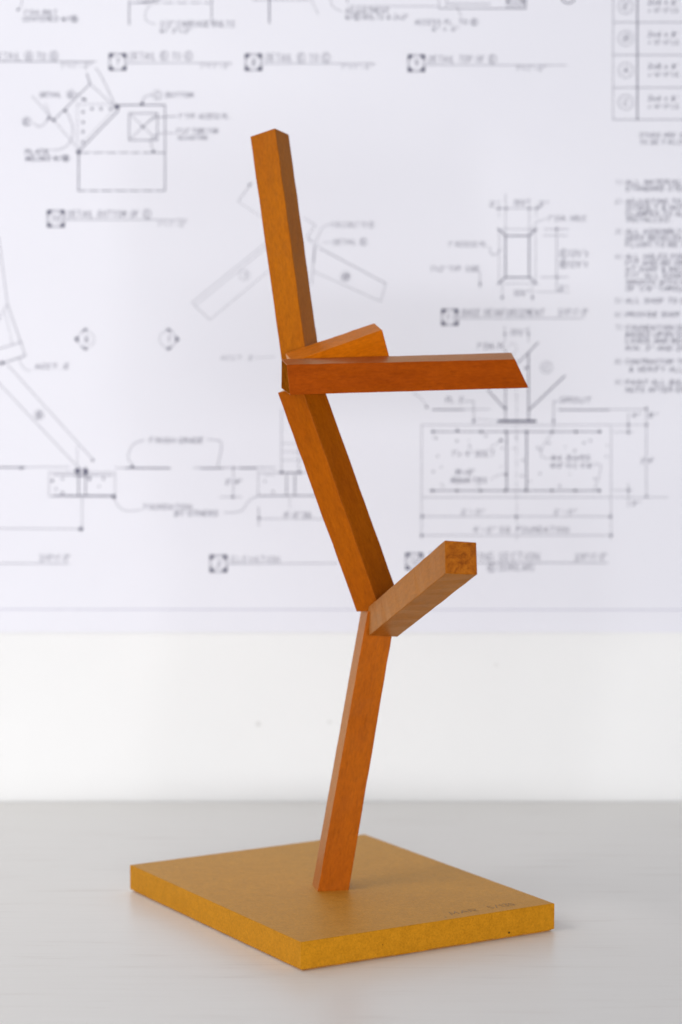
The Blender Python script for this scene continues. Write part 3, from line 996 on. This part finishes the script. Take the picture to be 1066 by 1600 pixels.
# ------------------------------------------------------------------ stroke lettering
FONT = {
 'A': '0 0 2 6 4 0;0.8 2 3.2 2', 'B': '0 0 0 6 2.6 6 3.4 5.2 3.2 3.8 2.2 3.2 0 3.2;2.2 3.2 3.6 2.4 3.6 .8 2.6 0 0 0',
 'C': '3.8 5 2.8 6 1.2 6 .2 4.6 0 3 .3 1.2 1.3 0 2.8 0 3.8 1', 'D': '0 0 0 6 2.2 6 3.6 4.8 4 3 3.5 1 2.2 0 0 0',
 'E': '3.6 6 0 6 0 0 3.7 0;0 3.2 2.8 3.2', 'F': '3.6 6 0 6 0 0;0 3.2 2.8 3.2',
 'G': '3.8 5 2.8 6 1.2 6 .2 4.6 0 3 .3 1.2 1.3 0 2.8 0 3.8 1 3.8 2.6 2.2 2.6', 'H': '0 0 0 6;4 0 4 6;0 3.2 4 3.2',
 'I': '1 0 1 6', 'J': '3 6 3 1.2 2 0 1 0 0 1', 'K': '0 0 0 6;3.8 6 0 2.6;1.2 3.4 4 0', 'L': '0 6 0 0 3.4 0',
 'M': '0 0 .3 6 2 2 3.7 6 4 0', 'N': '0 0 0 6 4 0 4 6', 'O': '2 6 .5 5 0 3 .5 1 2 0 3.5 1 4 3 3.5 5 2 6',
 'P': '0 0 0 6 2.6 6 3.7 5 3.5 3.4 2.4 2.8 0 2.8', 'Q': '2 6 .5 5 0 3 .5 1 2 0 3.5 1 4 3 3.5 5 2 6;2.4 1.6 4.2 -.4',
 'R': '0 0 0 6 2.6 6 3.7 5 3.5 3.6 2.4 3 0 3;2 3 4 0', 'S': '3.6 5.2 2.6 6 1 6 .2 5 .6 3.6 3.2 2.6 3.7 1.2 2.8 0 1 0 0 .9',
 'T': '0 6 4 6;2 6 2 0', 'U': '0 6 0 1.4 1 0 3 0 4 1.4 4 6', 'V': '0 6 2 0 4 6', 'W': '0 6 1 0 2 4 3 0 4.2 6',
 'X': '0 0 4 6;0 6 4 0', 'Y': '0 6 2 3 4 6;2 3 2 0', 'Z': '0 6 4 6 0 0 4 0',
 '0': '2 6 .6 5 .2 3 .6 1 2 0 3.4 1 3.8 3 3.4 5 2 6', '1': '1 5 2 6 2 0', '2': '.2 4.8 1.2 6 2.8 6 3.6 4.8 3 3.2 0 0 3.8 0',
 '3': '.2 5.4 1.4 6 3 5.8 3.4 4.4 1.6 3.2 3.4 2.6 3.6 1 2.4 0 .8 0 0 .8', '4': '3 0 3 6 0 2 4 2', '5': '3.4 6 .6 6 .4 3.4 2.4 3.8 3.6 2.6 3.4 .8 2 0 .2 .4',
 '6': '3.2 6 1 4 .2 2 .8 .3 2.4 0 3.6 1 3.4 2.6 2 3.2 .5 2.4', '7': '0 6 3.8 6 1.4 0', '8': '2 3.2 .6 4.2 .8 5.6 2 6 3.2 5.6 3.4 4.2 2 3.2 .4 2 .6 .4 2 0 3.4 .4 3.6 2 2 3.2',
 '9': '3.6 4 2.4 3 .8 3.4 .4 4.8 1.4 6 3 5.8 3.6 4 3 1.4 1.4 0', "'": '1 6 .8 4.4', '"': '.6 6 .5 4.4;1.8 6 1.7 4.4', '=': '.4 3.8 3.6 3.8;.4 2 3.6 2',
 '-': '.6 2.8 3 2.8', '/': '0 -.4 3.4 6.4', '.': '.8 0 1.2 .3', ',': '1 .5 .6 -1', '#': '1 0 1.6 6;2.6 0 3.2 6;0 2 4 2;.2 4 4 4',
 '&': '4 0 .8 4.6 1.4 6 2.4 5.4 2 4 .2 1.6 1 0 2.6 .4 3.8 2.6', ')': '.4 6.6 1.6 4.6 1.6 1.6 .4 -.6', '(': '1.6 6.6 .4 4.6 .4 1.6 1.6 -.6',
 'x': '.4 .4 3.2 3.8;.4 3.8 3.2 .4', '±': '.4 3.4 3.6 3.4;2 5 2 1.8;.4 .6 3.6 .6', '½': '.6 5.4 1 6 1 3.4;0 2.6 3.4 3.6;1.6 2 2.6 2.2 2.6 1.2 1.4 0 3 0', '@': '3 2 2 1.6 1.6 3 2.4 4 3 3.4 3 2 4 2 4 4 3 5.8 1.4 5.6 0 3.6 .4 1 2 0 3.4 .4',
}
def strokes_for(text, rng):
    """list of polylines in font units and the total advance; (X) draws a ringed letter"""
    out, x, i = [], 0.0, 0
    while i < len(text):
        ch = text[i]
        if ch == '(' and i + 2 < len(text) and text[i + 2] == ')':
            r, c0 = 4.2, x + 4.4
            out.append([(c0 + r * math.cos(a * math.pi / 8), 3 + r * math.sin(a * math.pi / 8)) for a in range(17)])
            for s in FONT[text[i + 1]].split(';'):
                v = [float(q) for q in s.split()]
                out.append([(c0 - 1.7 + v[j] * 0.85, 0.6 + v[j + 1] * 0.8) for j in range(0, len(v), 2)])
            x += 9.6
            i += 3
            continue
        if ch == ' ':
            x += 3.4
        else:
            dy, sx, sl = rng.uniform(-.25, .25), rng.uniform(.92, 1.08), rng.uniform(.04, .2)
            for s in FONT[ch].split(';'):
                v = [float(q) for q in s.split()]
                out.append([(x + v[j] * sx + v[j + 1] * sl, dy + v[j + 1]) for j in range(0, len(v), 2)])
            x += {'I': 3.2, "'": 2.6, '"': 3.4, '.': 2.6, ',': 2.4, ')': 3.2, '(': 3.2, '1': 4.2}.get(ch, 5.6)
        i += 1
    return out, max(x - 1.4, 1)

class Ribbons:
    """flat printed strokes: one quad per stroke segment, in (u, v) millimetres"""
    def __init__(self):
        self.v, self.f, self.k = [], [], 0
    def poly(self, pts):
        b = len(self.v)
        self.k += 1
        self.v += [(p[0], p[1], self.k % 60) for p in pts]
        self.f.append(tuple(range(b, b + len(pts))))
    def line(self, pts, w):
        for (x0, y0), (x1, y1) in zip(pts, pts[1:]):
            dx, dy = x1 - x0, y1 - y0
            l = math.hypot(dx, dy)
            if l < 1e-6:
                continue
            dx, dy = dx / l * w / 2, dy / l * w / 2
            e = 0.6
            self.poly([(x0 - dx * e + dy, y0 - dy * e - dx), (x1 + dx * e + dy, y1 + dy * e - dx),
                       (x1 + dx * e - dy, y1 + dy * e + dx), (x0 - dx * e - dy, y0 - dy * e + dx)])
    def disc(self, c, r):
        self.poly([(c[0] + r * math.cos(a * math.pi / 5), c[1] + r * math.sin(a * math.pi / 5)) for a in range(10)])

def pairs(v):
    return [(v[i], v[i + 1]) for i in range(0, len(v), 2)]

def smooth(p):
    p = [p[0]] + p + [p[-1]]
    out = []
    for i in range(1, len(p) - 2):
        for s in range(7):
            t = s / 7
            q = []
            for d in (0, 1):
                a, b, c, e = p[i - 1][d], p[i][d], p[i + 1][d], p[i + 2][d]
                q.append(0.5 * (2 * b + (c - a) * t + (2 * a - 5 * b + 4 * c - e) * t * t + (3 * b - a - 3 * c + e) * t ** 3))
            out.append(tuple(q))
    out.append(p[-1])
    return out

# ------------------------------------------------------------------ the drawing sheet on the wall
SHEET_Y = WALL_Y - 0.0016
sheet = link('drawing_sheet', box_mesh('drawing_sheet', -0.50, 0.46, SHEET_Y, SHEET_Y + 0.0004, SHEET_BOTTOM, SHEET_BOTTOM + 0.635, 0.00012), paper())
sheet['label'] = 'large white architectural drawing sheet with hand lettered details, fixed to the wall'
sheet['category'] = 'drawing'
rng = random.Random(11)
INK_W = 0.72
for pname, cmds in PRINT.items():
    rb = Ribbons()
    for cmd in cmds:
        kind, w, v = cmd[0], cmd[1] * INK_W, cmd[2]
        if kind == 'L':
            rb.line(pairs(v), w)
        elif kind == 'S':
            rb.line(smooth(pairs(v)), w)
        elif kind == 'D':
            (x0, y0), (x1, y1), (dash, gap) = pairs(v)
            l = math.hypot(x1 - x0, y1 - y0)
            s = 0.0
            while s < l:
                e = min(s + dash * rng.uniform(.7, 1.2), l)
                rb.line([(x0 + (x1 - x0) * s / l, y0 + (y1 - y0) * s / l), (x0 + (x1 - x0) * e / l, y0 + (y1 - y0) * e / l)], w)
                s = e + gap
        elif kind == 'C':
            rb.line([(v[0] + v[2] * math.cos(a * math.pi / 10), v[1] + v[2] * math.sin(a * math.pi / 10)) for a in range(21)], w)
        elif kind == 'O':
            rb.disc(v[:2], v[2])
        elif kind == 'P':
            rb.poly(pairs(v))
        elif kind == 'T':
            x, y, h, width = v
            y, h = y + h * 0.10, h * 0.78
            st, adv = strokes_for(cmd[3], rng)
            k = h / 6.0
            kx = width / adv if width else k
            for s in st:
                rb.line([(x + p[0] * kx, y + p[1] * k) for p in s], w)
    pname = pname.split('#')[0]
    me = bpy.data.meshes.new(pname)
    me.from_pydata([(p[0] * 0.001, SHEET_Y - 0.00010 - p[2] * 0.000003, p[1] * 0.001) for p in rb.v], [], rb.f)
    me.update()
    link(pname, me, M_BORDER if pname == 'printed_border' else M_INK, sheet)

# ------------------------------------------------------------------ pencil inscription on the base
rb = Ribbons()
for text, a, b in (('MAR', INSCRIPTION[0], INSCRIPTION[1]), ('5/130', INSCRIPTION[2], INSCRIPTION[3])):
    st, adv = strokes_for(text, rng)
    ax, ay = Vector(a), Vector(b) - Vector(a)
    n = Vector((-ay.y, ay.x)).normalized()
    for s in st:
        rb.line([tuple(ax + ay * (p[0] / adv) + n * (p[1] * 6.5 / 6)) for p in s], 0.48)
me = bpy.data.meshes.new('pencil_inscription')
me.from_pydata([local((p[0] * 0.001, p[1] * 0.001, PT + 0.00008 + p[2] * 0.000002)) for p in rb.v], [], rb.f)
me.update()
link('pencil_inscription', me, M_PENCIL, plate)
